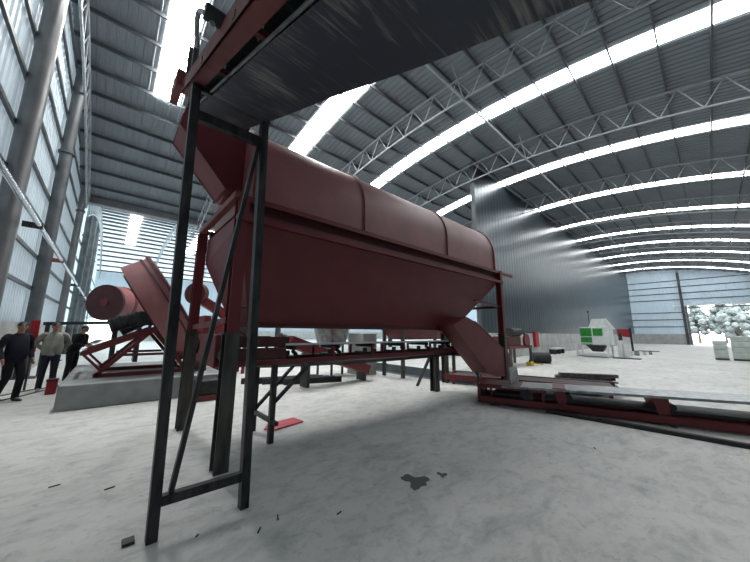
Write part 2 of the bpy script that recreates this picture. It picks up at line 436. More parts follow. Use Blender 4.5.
# ------------------------------------------------------------------ trommel screen
TM = thing('trommel_screen', 'large dark red rotary trommel screen with arched cover and hopper on tall legs', 'machine', (4.4, 4.65, 0))
CY, CZ, CR = 4.65, 3.62, .92
def arc_sec(x, r, zb, n=26):
    pts = [(x, CY-r, zb)]
    for i in range(n+1):
        a = PI-PI*i/n; pts.append((x, CY+r*math.cos(a), CZ+r*math.sin(a)))
    pts.append((x, CY+r, zb)); return pts
X0, X1 = 1.18, 7.75
mb = MB(); a = arc_sec(X0, CR, 3.18); b = arc_sec(X1, CR, 3.18); n = len(a)
mb.add(a+b, [(i, i+1, n+i+1, n+i) for i in range(n-1)], True); mb.add(a, [tuple(range(n))]); mb.add(b, [tuple(range(n))]); mb.add([a[0], a[-1], b[-1], b[0]], [(0, 1, 2, 3)])
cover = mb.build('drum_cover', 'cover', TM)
for x in (3.08, 5.5, X1-.06, X0+.06):
    mb = MB(); a = arc_sec(x-.03, CR+.03, 3.2); b = arc_sec(x+.03, CR+.03, 3.2); c = arc_sec(x-.03, CR-.01, 3.2); d = arc_sec(x+.03, CR-.01, 3.2)
    mb.add(a+b+c+d, [(i, i+1, n+i+1, n+i) for i in range(n-1)]+[(i, i+1, 2*n+i+1, 2*n+i) for i in range(n-1)]+[(n+i, n+i+1, 3*n+i+1, 3*n+i) for i in range(n-1)])
    mb.build('ring', 'cover', cover)
# rim beams
RX0, RX1 = 1.0, 7.95
for s, lbn in ((-1, 'a'), (1, 'b')):
    y = CY+s*.98
    MB().box(RX0, RX1+.75 if s < 0 else RX1, min(y-s*.02, y-s*.08), max(y-s*.02, y-s*.08), 3.12, 3.19).build('rim_beam', 'red', TM)
    MB().box(RX0+.1, RX1-.1, y-s*.15-.02, y-s*.15+.02, 2.9, 3.15).build('recess_panel', 'reddark', TM)  # darker red puts the shade under the cover edge into the panel colour
    MB().box(RX0, RX1, y-.05, y+.03, 2.84, 2.9).build('hopper_lip', 'red', TM)
for x in (RX0, RX1):
    MB().box(x-.04, x+.04, CY-.98, CY+.98, 3.12, 3.2).build('end_beam', 'redlight' if x < 2 else 'red', TM)
# hopper
ty0, ty1 = CY-.90, CY+.86
hp = MB()
T = [(1.08, ty0, 3.0), (7.85, ty0, 3.0), (7.85, ty1, 3.0), (1.08, ty1, 3.0)]
Md = [(1.08, ty0, 2.86), (7.85, ty0, 2.86), (7.85, ty1, 2.6), (1.08, ty1, 2.6)]
Bt = [(1.40, 4.15, 1.55), (6.2, 4.15, 1.55), (6.2, 4.85, 1.55), (1.40, 4.85, 1.55)]
hp.add(T+Md+Bt, [(0, 1, 5, 4), (1, 2, 6, 5), (2, 3, 7, 6), (3, 0, 4, 7), (4, 5, 9, 8), (5, 6, 10, 9), (6, 7, 11, 10), (7, 4, 8, 11), (8, 9, 10, 11)])
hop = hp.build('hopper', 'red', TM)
sm = MB()
sm.bar((1.15, 4.10, 1.80), (6.35, 4.10, 1.80), .02, .015); sm.bar((1.38, 4.12, 1.57), (6.22, 4.12, 1.57), .05, .05)
sm.build('seam', 'reddark', hop)
# posts
for (x, y) in ((1.07, 3.72), (1.02, 5.62), (7.88, 3.72), (7.88, 5.58)):
    zt = 1.47
    p = MB().hbeam((x, y, zt), (x, y, 3.14), .13, .014).build('post', 'red', TM)
    foot = MB().hbeam((x, y, 0), (x, y, zt), .15, .016).box(x-.1, x+.1, y-.1, y+.1, zt-.01, zt+.01)
    foot.build('leg', 'steelgrey', p)
MB().bar((1.04, 3.75, 1.62), (1.04, 5.6, 1.55), .07).build('cross_beam', 'redlight', TM)
MB().bar((1.12, 3.72, 1.55), (1.55, 4.15, 1.35), .05).build('gusset', 'steelgrey', TM)
MB().bar((6.55, 3.72, 2.28), (7.88, 3.72, 2.2), .05).build('side_brace', 'reddark', TM)
MB().bar((7.88, 3.72, 2.2), (7.88, 5.58, 2.2), .07).build('cross_beam', 'reddark', TM)
# feed chute
fc = MB()
prof = [(.44, 4.62), (.37, 4.10), (.96, 3.42), (1.18, 3.38), (1.22, 4.25), (1.0, 4.62)]
def extr(y0, y1, pf): fc.add([(x, y0, z) for x, z in pf]+[(x, y1, z) for x, z in pf], [(0,1,2,3,4,5), (11,10,9,8,7,6)]+[(i, (i+1) % 6, 6+(i+1) % 6, 6+i) for i in range(5)])
extr(4.18, 4.74, prof)
fco = fc.build('feed_chute', 'red', TM)
for fa, fb in (((.37, 4.74, 4.10), (.44, 4.74, 4.62)), ((.37, 4.18, 4.10), (.96, 4.18, 3.42)), ((.37, 4.74, 4.10), (.96, 4.74, 3.42))): MB().bar(fa, fb, .018).build('flange', 'redlight', fco)
# inlet neck between chute and cover
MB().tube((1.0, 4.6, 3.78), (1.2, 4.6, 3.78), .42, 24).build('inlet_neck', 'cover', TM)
# discharge chute
dc = MB()
a = [V((5.5, 3.66, 1.66)), V((6.05, 3.66, 1.86)), V((6.4, 3.66, 1.76)), V((8.1, 3.66, .93)), V((8.1, 3.66, .42)), V((7.4, 3.66, .42)), V((6.9, 3.66, .55))]
dc.poly(a, (0, .42, 0))
dco = dc.build('discharge_chute', 'red', TM)
MB().bar((6.4, 3.68, 1.77), (8.1, 3.68, .94), .06, .02).build('chute_flange', 'redlight', dco)
MB().box(8.1, 8.12, 3.68, 4.06, .44, .90).build('chute_mouth', 'black', dco)

# ------------------------------------------------------------------ support tower
tw = thing('support_tower', 'dark square tube support frame standing in front of the trommel', 'support frame', (.73, 2.87, 0))
for x, xt in ((.41, .335), (1.05, .965)):
    MB().bar((x, 2.87, 0), (xt, 2.87, 3.72), .08, .07, up=(1, 0, 0)).build('leg', 'steel', tw)
MB().box(.445, 1.015, 2.84, 2.90, .22, .29).build('crossbar', 'steel', tw)
MB().box(.37, .94, 2.84, 2.90, 3.38, 3.47).build('crossbar', 'steel', tw)
MB().bar((.50, 2.87, .30), (.92, 2.87, 3.36), .035, .05, up=(0, 1, 0)).build('brace', 'steel', tw)

# ------------------------------------------------------------------ overhead conveyor
S = .4
def cz(y): return 3.68+S*(y-2.9)
cv = thing('overhead_conveyor', 'inclined belt conveyor passing overhead, seen from its dark underside', 'conveyor', (.65, 3.3, 0))
cv.rotation_euler = (0, 0, .03)
YA, YE = -5.6, 3.55
def inc(mb, x0, x1, y0, y1, d0, d1):     # box following the incline, d = offset above the plane
    return mb.hexa([(x0, y0, cz(y0)+d0), (x1, y0, cz(y0)+d0), (x1, y1, cz(y1)+d0), (x0, y1, cz(y1)+d0), (x0, y0, cz(y0)+d1), (x1, y0, cz(y0)+d1), (x1, y1, cz(y1)+d1), (x0, y1, cz(y1)+d1)])
belt = MB(); nb = 60; vs = []; fs = []
for i in range(nb+1):
    y = YA+(YE-YA)*i/nb; sag = .006*math.sin(i*PI/5)
    for x in (.44, .955): vs += [(x, y, cz(y)-sag), (x, y, cz(y)-sag+.012)]
for i in range(nb):
    q = i*4; fs += [(q, q+2, q+6, q+4), (q+1, q+3, q+7, q+5), (q, q+1, q+5, q+4), (q+2, q+3, q+7, q+6)]
belt.add(vs, fs)
hr = .13
b2 = inc(MB(), .44, .955, YA, YE, .26, .272)
vs = []
for i in range(13):
    a = -PI/2+PI*i/12
    for x in (.44, .955): vs.append((x, YE+.13*math.cos(a)+.0, cz(YE)+.13+.13*math.sin(a)+.006))
belt.add(b2.v, b2.f); belt.add(vs, [(2*i, 2*i+1, 2*i+3, 2*i+2) for i in range(12)], True)
belt.build('belt', 'belt', cv)
MB().tube((.36, YE, cz(YE)+.136), (1.02, YE, cz(YE)+.136), .12, 20).build('head_pulley', 'steel', cv)
for x0, x1 in ((.265, .375), (.84, .94)):
    ch = MB(); xi = x0 if x0 < .5 else x1
    inc(ch, x0, x1, YA, 3.35, .05, .065); inc(ch, x0, x1, YA, 3.35, .185, .2); inc(ch, min(xi, xi+(.015 if x0 < .5 else -.015)), max(xi, xi+(.015 if x0 < .5 else -.015)), YA, 3.35, .05, .2)
    ch.build('side_channel', 'redlight', cv)
inc(MB(), .42, .435, YA, 3.3, .02, .035).build('edge_strip', 'galv', cv)
yy_ = -5
while yy_ < 3.3:
    inc(MB(), .26, .96, yy_, yy_+.05, .08, .13).build('cross_member', 'redlight', cv)
    mb = MB(); mb.tube((.44, yy_+.1, cz(yy_)+.2), (.87, yy_+.1, cz(yy_)+.2), .05, 12); mb.build('idler_roller', 'steel', cv)
    yy_ += .82
inc(MB(), .30, 1.0, 2.82, 2.92, -.0, .05).build('tower_saddle', 'steel', cv)
# head bearings and hose
MB().box(.21, .28, 3.3, 3.66, cz(3.45)+.06, cz(3.45)+.24).build('bearing_housing', 'redlight', cv)
MB().box(.27, .31, 2.9, 2.96, cz(2.9)+.2, cz(2.9)+.62).build('bracket', 'steelgrey', cv)
MB().box(.27, .31, 3.18, 3.24, cz(3.2)+.2, cz(3.2)+.55).build('bracket', 'steelgrey', cv)
pts = []
for i in range(17):
    t_ = i/16; pts.append(V((.22-.05*math.sin(PI*t_), 2.35-.45*t_, cz(2.35-.45*t_)+.16+.16*math.sin(PI*t_))))
MB().path(pts, .018, 8).build('hose', 'galv', cv)
MB().tube((.17, 1.9, cz(1.9)+.22), (.28, 1.9, cz(1.9)+.22), .05, 16).build('hose_reel', 'steel', cv)
for x in (.3, .93):
    MB().box(x-.03, x+.03, -2.03, -1.97, 0, cz(-2)+.05).build('leg', 'steel', cv)

# ------------------------------------------------------------------ conveyor under the hopper
uc = thing('discharge_conveyor', 'long red framed belt conveyor running level under the trommel hopper', 'conveyor', (4.2, 4.5, 0))
UA, UB = 1.25, 7.35
for y in (4.17, 4.83):
    MB().box(UA, UB, y-.025, y+.025, 1.03, 1.10).build('lower_rail', 'red', uc)
    MB().box(UA, 2.0, y-.02, y+.02, 1.28, 1.42).build('skirt', 'reddark', uc)
    x = 1.95
    while x < UB:
        MB().box(x-.02, x+.02, y-.02, y+.02, 1.1, 1.27).build('rail_post', 'red', uc); x += .85
ub = MB(); ub.box(UA+.1, UB, 4.2, 4.8, 1.285, 1.30)
ub.build('belt', 'black', uc)
MB().box(1.95, UB, 4.13, 4.18, 1.295, 1.325).build('belt_edge', 'whitep', uc)
sg = MB(); vs = []
for i in range(25):
    x = 1.5+(7.3-1.5)*i/24; z = 1.02-.06*math.sin(PI*i/24)**.7 if 0 < i < 24 else 1.02
    vs += [(x, 4.2, z), (x, 4.8, z), (x, 4.2, z-.012), (x, 4.8, z-.012)]
fs = []
for i in range(24):
    q = i*4; fs += [(q, q+1, q+5, q+4), (q+2, q+3, q+7, q+6), (q, q+2, q+6, q+4), (q+1, q+3, q+7, q+5)]
sg.add(vs, fs); sg.build('return_belt', 'black', uc)
for i in range(7):
    x = 2.15+.8*i
    p = MB().box(x-.03, x+.03, 4.22, 4.78, 1.09, 1.13).box(x-.03, x+.03, 4.47, 4.53, 1.13, 1.2).build('idler_bracket', 'steel', uc)
    MB().tube((x, 4.24, 1.25), (x, 4.76, 1.25), .032, 12).tube((x+.0, 4.2, 1.16), (x, 4.3, 1.2), .03, 10).build('idler_roller', 'black', p)
for (x, y) in ((1.82, 4.17), (1.82, 4.83)):
    MB().box(x-.035, x+.035, y-.035, y+.035, 0, 1.03).build('leg', 'steel', uc)
MB().bar((1.82, 4.0, .28), (1.82, 4.83, .28), .05).build('leg_brace', 'steel', uc)
MB().bar((1.82, 4.17, .5), (2.4, 4.17, 1.03), .045).build('leg_brace', 'steel', uc)
MB().bar((1.82, 4.83, .30), (2.55, 4.83, 1.03), .045).build('leg_brace', 'steel', uc)
mp_ = MB().hbeam((6.52, 4.95, 0), (6.52, 4.95, .98), .17, .015).box(6.4, 6.85, 4.1, 5.05, .94, 1.03)
mp_.build('support_post', 'steelgrey', uc)
MB().bar((6.75, 5.75, 0), (6.5, 5.0, 1.0), .06).build('leg_brace', 'steel', uc)
# head drive box on the left end
MB().box(1.0, 1.28, 4.08, 4.92, 1.05, 1.45).build('drive_box', 'red', uc, bevel=.015)
MB().box(1.28, 1.95, 4.12, 4.16, 1.12, 1.27).build('end_guard', 'reddark', uc)
MB().tube((1.12, 3.95, 1.2), (1.12, 5.0, 1.2), .09, 16).build('head_pulley', 'steel', uc)
MB().tube((1.35, 4.95, 1.02), (1.35, 5.3, 1.02), .12, 16).build('motor', 'redlight', uc)
# lattice of thin tubes near right end
lt = MB(); 
for a, b in (((7.0, 4.0, .98), (7.0, 4.0, .25)), ((6.6, 4.0, .95), (7.0, 4.0, .45)), ((7.0, 4.0, .45), (7.3, 4.0, .95)), ((7.05, 4.3, 1.0), (7.6, 4.3, .3)), ((7.2, 4.3, 1.0), (7.75, 4.3, .3))): lt.bar(a, b, .035)
lt.build('end_lattice', 'steel', uc)

# ------------------------------------------------------------------ floor conveyor
UX, UY = .306, -.952
def L(s, w, z, base=(6.18, 3.55)): return V((base[0]+UX*s+.952*w, base[1]+UY*s+.306*w, z))
def lbox(mb, s0, s1, w0, w1, z0, z1, base=(6.18, 3.55)):
    return mb.hexa([L(s0,w0,z0,base), L(s1,w0,z0,base), L(s1,w1,z0,base), L(s0,w1,z0,base), L(s0,w0,z1,base), L(s1,w0,z1,base), L(s1,w1,z1,base), L(s0,w1,z1,base)])
fcv = thing('floor_conveyor', 'low red belt conveyor lying on the floor at the right side', 'conveyor', (6.9, 1.5, 0))
LEN = 8.5
for w in (0, .72):
    mb = MB(); lbox(mb, 0, LEN, w-.01, w+.01, .03, .17); lbox(mb, 0, LEN, w-.01, w+.06, .03, .045); lbox(mb, 0, LEN, w-.01, w+.06, .155, .17)
    mb.build('side_channel', 'red', fcv)
    mb = MB(); lbox(mb, 0, 1.3, w-.02, w+.03, .34, .40); mb.build('upper_rail', 'red', fcv)
    for s in (0.05, .28, 1.05, 1.25):
        mb = MB(); lbox(mb, s-.02, s+.02, w-.02, w+.03, .17, .35); mb.build('rail_post', 'red', fcv)
    for s in (0.3, 3.1, 5.6, 8.1):
        mb = MB(); lbox(mb, s-.04, s+.04, w-.03, w+.05, 0, .04); mb.build('foot', 'steel', fcv)
mb = MB(); lbox(mb, 0, .04, 0, .72, .05, .38); mb.build('end_plate', 'reddark', fcv)
mb = MB(); 
def sb(s0, s1, w0, w1, h0, h1):
    zz = lambda s: .385+.027*min(s, 5)
    mb.hexa([L(s0,w0,zz(s0)+h0), L(s1,w0,zz(s1)+h0), L(s1,w1,zz(s1)+h0), L(s0,w1,zz(s0)+h0), L(s0,w0,zz(s0)+h1), L(s1,w0,zz(s1)+h1), L(s1,w1,zz(s1)+h1), L(s0,w1,zz(s0)+h1)])
sb(.5, 5, .03, .70, .0, .012); sb(.5, 5, -.03, .03, -.03, .012); sb(.5, 5, .70, .75, -.03, .012)
sb(5, LEN, .03, .70, .0, .012); sb(5, LEN, -.03, .03, -.03, .012); sb(5, LEN, .70, .75, -.03, .012)
mb.build('belt', 'galv', fcv)
mb = MB(); lbox(mb, .3, LEN, .05, .68, .21, .25); mb.build('return_belt', 'black', fcv)
for s in (1.55, 3.0, 4.45, 5.9, 7.35):
    mb = MB()
    mb.hexa([L(s-.05, 0, .15), L(s+.09, 0, .15), L(s+.09, .72, .15), L(s-.05, .72, .15), L(s-.13, .0, .45), L(s+.09, 0, .45), L(s+.09, .72, .45), L(s-.13, .72, .45)])
    p = mb.build('roller_bracket', 'red', fcv)
    MB().tube(L(s+.13, .02, .3), L(s+.13, .70, .3), .055, 14).build('roller', 'black', p)
MB().tube(L(.95, -.02, .28), L(.95, .74, .28), .11, 18).build('tail_pulley', 'steel', fcv)
mb = MB(); lbox(mb, .05, .95, -.02, .74, .40, .42); mb.build('top_plate', 'reddark', fcv)
sq = thing('feed_board', 'grey sheet metal board standing at the foot of the red discharge chute', 'board', (8.1, 3.5, .42))
mb = MB(); mb.hexa([(7.02,2.95,.42),(7.52,3.1,.42),(7.51,3.13,.42),(7.01,2.98,.42),(7.04,2.95,.80),(7.5,3.1,.80),(7.49,3.13,.80),(7.03,2.98,.80)])
sq.location = (6.85, 3.02, .42); mb = MB().hexa([(6.6,3.0,.42),(7.1,3.04,.42),(7.1,3.06,.42),(6.6,3.02,.42),(6.58,3.0,.77),(7.06,3.04,.76),(7.06,3.06,.76),(6.58,3.02,.77)]); mb.build('board', 'galv', sq)
# second frame behind
B2 = (7.75, 5.55)
f2 = thing('conveyor_frame', 'unused red conveyor section lying behind the floor conveyor', 'conveyor frame', (8.4, 3.8, 0))
for w in (0, .95):
    mb = MB(); lbox(mb, 0, 4.3, w-.02, w+.02, .12, .27, B2); lbox(mb, 0, 4.3, w-.03, w+.06, .26, .275, B2); mb.build('side_channel', 'red', f2)
for s in (.04, 1.4, 2.8, 4.26):
    mb = MB(); lbox(mb, s-.04, s+.04, .0, .95, .13, .24, B2); mb.build('cross_member', 'red' if s < 4 else 'whitep', f2)
mb = MB(); lbox(mb, .2, 4.1, .1, .85, .24, .26, B2); mb.build('belt', 'black', f2)
for s, w in ((.3, 0), (.3, .95), (4.0, 0), (4.0, .95)):
    mb = MB(); lbox(mb, s-.04, s+.04, w-.03, w+.03, 0 if s > 1 else 0, .13, B2); mb.build('foot', 'red', f2)
# bar lying in front of the floor conveyor
mb = MB(); mb.bar((6.5, 2.3, .03), (6.72, -2.3, .03), .09, .06); tag(mb.build('steel_channel', 'black'), 'long black steel bar on the floor in front of the conveyor', 'steel bar')

# ------------------------------------------------------------------ plinth and disc granulator
pl = MB().box(-.58, 2.5, 8.15, 12.6, 0, .46).build('concrete_plinth', 'plinth', None, bevel=.02)
tag(pl, 'long low grey concrete plinth under the disc granulator', 'plinth')
pl = MB().box(6.75, 7.4, 8.2, 9.1, 0, 1.45).build('concrete_pier', 'dado', None, bevel=.02)
tag(pl, 'short pale concrete pier behind the level conveyor', 'pier')
dg = thing('disc_granulator', 'tilted dark red disc granulator with drive motor on a braced frame', 'machine', (.9, 9.7, .46))
c0 = V((1.05, 9.9, 2.03)); ax = V((.84, -.10, .53)).normalized()
e1 = ax.cross(V((0, 1, 0))).normalized(); e2 = ax.cross(e1)
R0 = 1.42
def ring(mb, c, r, h, n=48, inner=None):
    secs = [(c, e1*r, e2*r), (c+ax*h, e1*r, e2*r)]
    mb.loft(secs, n, cap=False)
    if inner:
        mb.loft([(c, e1*inner, e2*inner), (c+ax*h, e1*inner, e2*inner)], n, cap=False)
        for q in (c, c+ax*h): mb.loft([(q, e1*r, e2*r), (q, e1*inner, e2*inner)], n, cap=False, smooth=False)
    return mb
pan = ring(MB(), c0-ax*.30, R0, .66, 48, R0-.03)
pan.loft([(c0-ax*.28, e1*(R0-.01), e2*(R0-.01)), (c0-ax*.27, e1*.01, e2*.01)], 48, smooth=False)
pno = pan.build('pan', 'cover', dg)
ring(MB(), c0+ax*.28, R0+.05, .05, 48, R0-.03).build('rim', 'reddark', pno)
ring(MB(), c0+ax*.14, R0+.03, .04, 48, R0-.01).build('hoop', 'reddark', pno)
ring(MB(), c0-ax*.34, R0-.2, .06, 40, .3).build('gear_ring', 'reddark', dg)
MB().tube(c0-ax*1.0, c0-ax*.3, .17, 20).build('shaft', 'steel', dg)
MB().tube((.0, 9.45, 1.58), (.55, 9.45, 1.80), .16, 20).build('motor', 'steel', dg)
for q in (.05, .2, .35, .5):
    MB().tube((.0+q, 9.45, 1.58+q*.4), (.03+q, 9.45, 1.592+q*.4), .18, 20).build('motor_fin', 'black', dg)
MB().box(.5, .85, 9.2, 9.75, 1.62, 1.95).build('gearbox', 'black', dg, bevel=.03)
for y in (9.1, 10.5):
    fr = MB()
    A = V((-.10, y, .50)); B = V((1.62, y, .50)); P_ = V((.82, y, 1.50)); Lf = V((-.36, y, .98))
    fr.bar(A, B, .08, .09); fr.bar(A, P_, .08); fr.bar(P_, B, .08); fr.bar(Lf, P_+V((.0, 0, .02)), .09, .12); fr.bar((.22, y, .93), (1.2, y, .93), .06); fr.bar(Lf, (-.02, y, .6), .05)
    fr.bar(P_, (1.15, y, 2.35) if y < 10 else (1.0, y, 2.0), .07)
    fr.build('frame', 'red', dg)
MB().bar((-.36, 9.1, .98), (-.36, 10.5, .98), .08).bar((.82, 9.1, 1.46), (.82, 10.5, 1.46), .08).bar((-.1, 9.1, .50), (-.1, 10.5, .50), .08).bar((1.62, 9.1, .50), (1.62, 10.5, .50), .08).build('frame_tie', 'red', dg)
MB().box(1.9, 2.05, 9.0, 10.6, .46, 1.9).build('back_support', 'red', dg)

# drum behind the disc
rd = thing('rotary_drum', 'round dark red drum end seen left of the tilted disc', 'machine', (.6, 12.1, .46))
dv = V((.62, .80, .03)).normalized(); d0 = V((-.15, 11.9, 2.30))
MB().tube(d0, d0+dv*1.9, .52, 36).build('shell', 'cover', rd)
MB().tube(d0-dv*.06, d0+dv*.02, .53, 36).build('end_plate', 'reddark', rd)
MB().tube(d0-dv*.09, d0-dv*.05, .11, 20).build('hub', 'red', rd)
for q in (.5, 1.5):
    c = d0+dv*q
    MB().tube(c-dv*.05, c+dv*.05, .53, 36).build('tyre', 'red', rd)
    fr = MB(); fr.box(c.x-.06, c.x+.06, c.y-.35, c.y+.35, .46, 1.82); fr.build('cradle', 'steel', rd)

# second machine beyond, seen between the legs
sm_ = thing('coating_machine', 'small red machine with round wheel seen between the frame legs', 'machine', (2.9, 11.6, 0))
MB().tube((2.0, 11.3, 2.72), (2.15, 11.45, 2.72), .36, 28).build('wheel', 'reddark', sm_)
MB().tube((1.98, 11.28, 2.72), (2.2, 11.5, 2.72), .12, 16).build('hub', 'redlight', sm_)
MB().bar((2.15, 11.5, 2.6), (3.3, 11.5, 1.9), .28, .3).build('arm', 'red', sm_)
MB().box(2.7, 3.8, 11.2, 12.0, 1.2, 1.9).build('housing', 'red', sm_, bevel=.03)
for x in (2.75, 3.75):
    MB().box(x-.05, x+.05, 11.25, 11.35, 0, 1.2).build('leg', 'red', sm_)
    MB().box(x-.05, x+.05, 11.85, 11.95, 0, 1.2).build('leg', 'red', sm_)
t = thing('red_hopper', 'dark red tapered hopper behind the right end of the level conveyor', 'hopper', (9.0, 7.2, 0))
mb = MB(); mb.hexa([(7.7,7.0,1.25),(10.1,7.0,1.25),(10.1,7.8,1.25),(7.7,7.8,1.25),(7.0,6.8,1.9),(10.6,6.8,1.9),(10.6,8.0,1.9),(7.0,8.0,1.9)])
mb.build('bin', 'red', t)
for x, y in ((7.45, 6.95), (10.4, 6.95), (7.45, 7.85), (10.4, 7.85)): MB().box(x-.05, x+.05, y-.05, y+.05, 0 if x < 7.9 or x > 10.25 else -.35, 1.7).build('leg', 'steelgrey', t)
# low crusher, screw behind
t = thing('screw_feeder', 'dark red sloping trough lying beyond the level conveyor', 'feeder', (5.4, 8.0, 0))
mb = MB(); mb.bar((3.6, 7.5, 1.25), (6.3, 7.5, .32), .4, .28); mb.build('trough', 'red', t)
MB().tube((3.4, 7.6, 1.32), (3.6, 7.6, 1.25), .14, 16).build('motor', 'black', t)
for x, z in ((4.2, .9), (6.2, .28)): MB().box(x-.04, x+.04, 7.4, 7.8, 0, z).build('leg', 'steel', t)
t = thing('pan_mixer', 'grey round mixer bin behind the trommel hopper', 'mixer', (5.95, 9.0, 0))
MB().tube((5.95, 9.0, 1.1), (5.95, 9.0, 1.85), .5, 28, .7).build('bin', 'galv', t)
MB().tube((5.95, 9.0, .85), (5.95, 9.0, 1.1), .2, 20, .5).build('cone', 'galv', t)
for a in (0, 2.1, 4.2): MB().bar((5.95+.5*math.cos(a), 9.0+.5*math.sin(a), 0), (5.95+.5*math.cos(a), 9.0+.5*math.sin(a), 1.2), .06).build('leg', 'steel', t)
# bundle of steel angles on the floor behind
t = thing('gear_motor', 'black motor box on a red base at the right end of the plinth', 'motor', (1.9, 7.6, 0))
MB().box(1.5, 2.3, 7.4, 7.85, 0, .12).build('base', 'red', t); MB().box(1.55, 2.2, 7.45, 7.8, .12, .42).build('housing', 'black', t, bevel=.03)
for i in range(5):
    o = MB().bar((3.0+i*.22, 9.1-.22*i, .08), (5.1+i*.1, 8.5-.2*i, .08), .06, .16).build('steel_bar', 'black')
    tag(o, ['dark bar at the back of the stock on the floor under the conveyor', 'second dark bar from the back under the conveyor', 'middle dark bar of the stock under the conveyor', 'dark bar second from the front under the conveyor', 'front dark bar of the stock under the conveyor'][i], 'steel bar', 'steel bars behind the machine')

# ------------------------------------------------------------------ people
def person(name_label, loc, heading, pose, mats, height=1.7):
    """pose: dict of joints in local space (x right of the person, y ahead, z up)"""
    k = height/1.7; ang = math.atan2(heading[1], heading[0])-PI/2
    rot = Matrix.Rotation(ang, 3, 'Z')
    def W(p): return rot @ (V(p)*k) + V(loc)
    t = thing('person', name_label, 'person', loc)
    P = pose; lean = P.get('lean', 0); turn = P.get('turn', 0)
    def up(p):                                   # lean the upper body about the hip
        v = V(p)-V((0, 0, .95)); v = Matrix.Rotation(-lean, 3, 'X') @ v; return v+V((0, 0, .95))
    hip = V((0, 0, .95)); neck = up((0, .01, 1.43)); sh = {s: up((s*.18, 0, 1.38)) for s in (-1, 1)}
    headc = neck+V((0, .03+P.get('nod', 0), .15))
    hr_ = Matrix.Rotation(turn, 3, 'Z')
    vs = []; es = []; rs = []
    def av(p, r, par=None):
        vs.append(V(p)); rs.append(r)
        if par is not None: es.append((par, len(vs)-1))
        return len(vs)-1
    i0 = av(hip, .13); i1 = av(up((0, 0, 1.12)), .115, i0); i2 = av(up((0, 0, 1.28)), .125, i1); i3 = av(neck-V((0, 0, .02)), .06, i2)
    i4 = av(neck+V((0, .01, .06)), .052, i3)
    i5 = av(headc+V((0, -.005, -.02)), .074, i4); i6 = av(headc+V((0, 0, .045)), .082, i5); i7 = av(headc+V((0, -.005, .095)), .055, i6)
    hands = []
    for s in (-1, 1):
        a = av(sh[s]-V((s*.03, 0, .02)), .042, i2); el = up(P['elbow'][0 if s < 0 else 1]); wr = up(P['wrist'][0 if s < 0 else 1])
        b = av(el, .042, a); c = av(wr, .026, b); d = (wr-el).normalized(); hd = P.get('hand', (d, d))[0 if s < 0 else 1]
        hd = V(hd).normalized(); pm_ = av(wr+hd*.05, .034, c)
        side = hd.cross(V((1, 0, 0))) if abs(hd.x) < .8 else hd.cross(V((0, 0, 1))); side.normalize()
        curl = hd.cross(side)*(-s)
        for q, (o_, ln) in enumerate(((-.027, .065), (-.009, .078), (.009, .072), (.027, .055))):
            f1 = av(wr+hd*.085+side*o_, .0095, pm_); f2_ = av(wr+hd*(.085+ln*.55)+side*o_*1.1+curl*.008, .0085, f1); av(wr+hd*(.085+ln)+side*o_*1.1+curl*.026, .0075, f2_)
        th = av(wr+hd*.035-side*.034, .011, pm_); av(wr+hd*.075-side*.052+curl*.012, .009, th)
        kn = V(P['knee'][0 if s < 0 else 1]); an = V(P['ankle'][0 if s < 0 else 1])
        h = av(V((s*.085, 0, .90)), .085, i0); kk = av(kn, .055, h); aa = av(an, .036, kk); av(an+V((0, .10, -.045)), .035, aa)
    me = bpy.data.meshes.new('b'); me.from_pydata([tuple(v) for v in vs], es, [])
    ob = bpy.data.objects.new('b', me); C.objects.link(ob)
    ob.modifiers.new('s', 'SKIN')
    for i, sv in enumerate(me.skin_vertices[0].data): sv.radius = (rs[i], rs[i]); sv.use_root = (i == 0)
    ss = ob.modifiers.new('u', 'SUBSURF'); ss.levels = 1; ss.render_levels = 1
    dgp = bpy.context.evaluated_depsgraph_get(); m2 = bpy.data.meshes.new_from_object(ob.evaluated_get(dgp))
    bpy.data.objects.remove(ob)
    bm = bmesh.new(); bm.from_mesh(m2)
    fwd = hr_ @ V((0, 1, 0)); rgt = hr_ @ V((1, 0, 0))
    def blob(c, sx, sy, sz):                     # face features grown into the body mesh
        r_ = bmesh.ops.create_icosphere(bm, subdivisions=2, radius=1)
        for v in r_['verts']: v.co = c+rgt*v.co.x*sx+fwd*v.co.y*sy+V((0, 0, 1))*v.co.z*sz
    blob(headc+V((0, 0, .005)), .073, .088, .105)
    blob(headc+fwd*.088+V((0, 0, -.005)), .013, .018, .024)           # nose
    blob(headc+fwd*.062+V((0, 0, -.075)), .036, .028, .024)           # chin
    blob(headc+fwd*.082+V((0, 0, -.045)), .022, .008, .007)           # lips
    blob(headc+fwd*.070+V((0, 0, .038)), .05, .016, .012)             # brow
    for s in (-1, 1): blob(headc+rgt*.076*s+V((0, 0, 0)), .010, .02, .03)
    for v in bm.verts: v.co = W(v.co)-V(loc)
    for f in bm.faces: f.smooth = True
    bm.to_mesh(m2); bm.free(); m2.materials.clear(); m2.materials.append(M['skin'])
    body = bpy.data.objects.new('body', m2); C.objects.link(body); body.parent = t
    def fin(mb, name, m):
        mb.v = [W(v) for v in mb.v]; return mb.build(name, m, t)
    # eyes
    e = MB()
    for s in (-1, 1):
        c = headc+fwd*.079+rgt*.03*s+V((0, 0, .015)); e.loft([(c-fwd*.004, rgt*.013, V((0, 0, .006))), (c+fwd*.004, rgt*.010, V((0, 0, .004)))], 10)
    fin(e, 'eyes', 'hair')
    # hair cap
    h = MB(); secs = []
    for i in range(8):
        a = i/7*PI/2; r_ = math.cos(a)
        secs.append((headc+fwd*(-.018+.0*i)+V((0, 0, .025+.098*math.sin(a))), rgt*max(.003, .086*r_), fwd*max(.003, .100*r_)))
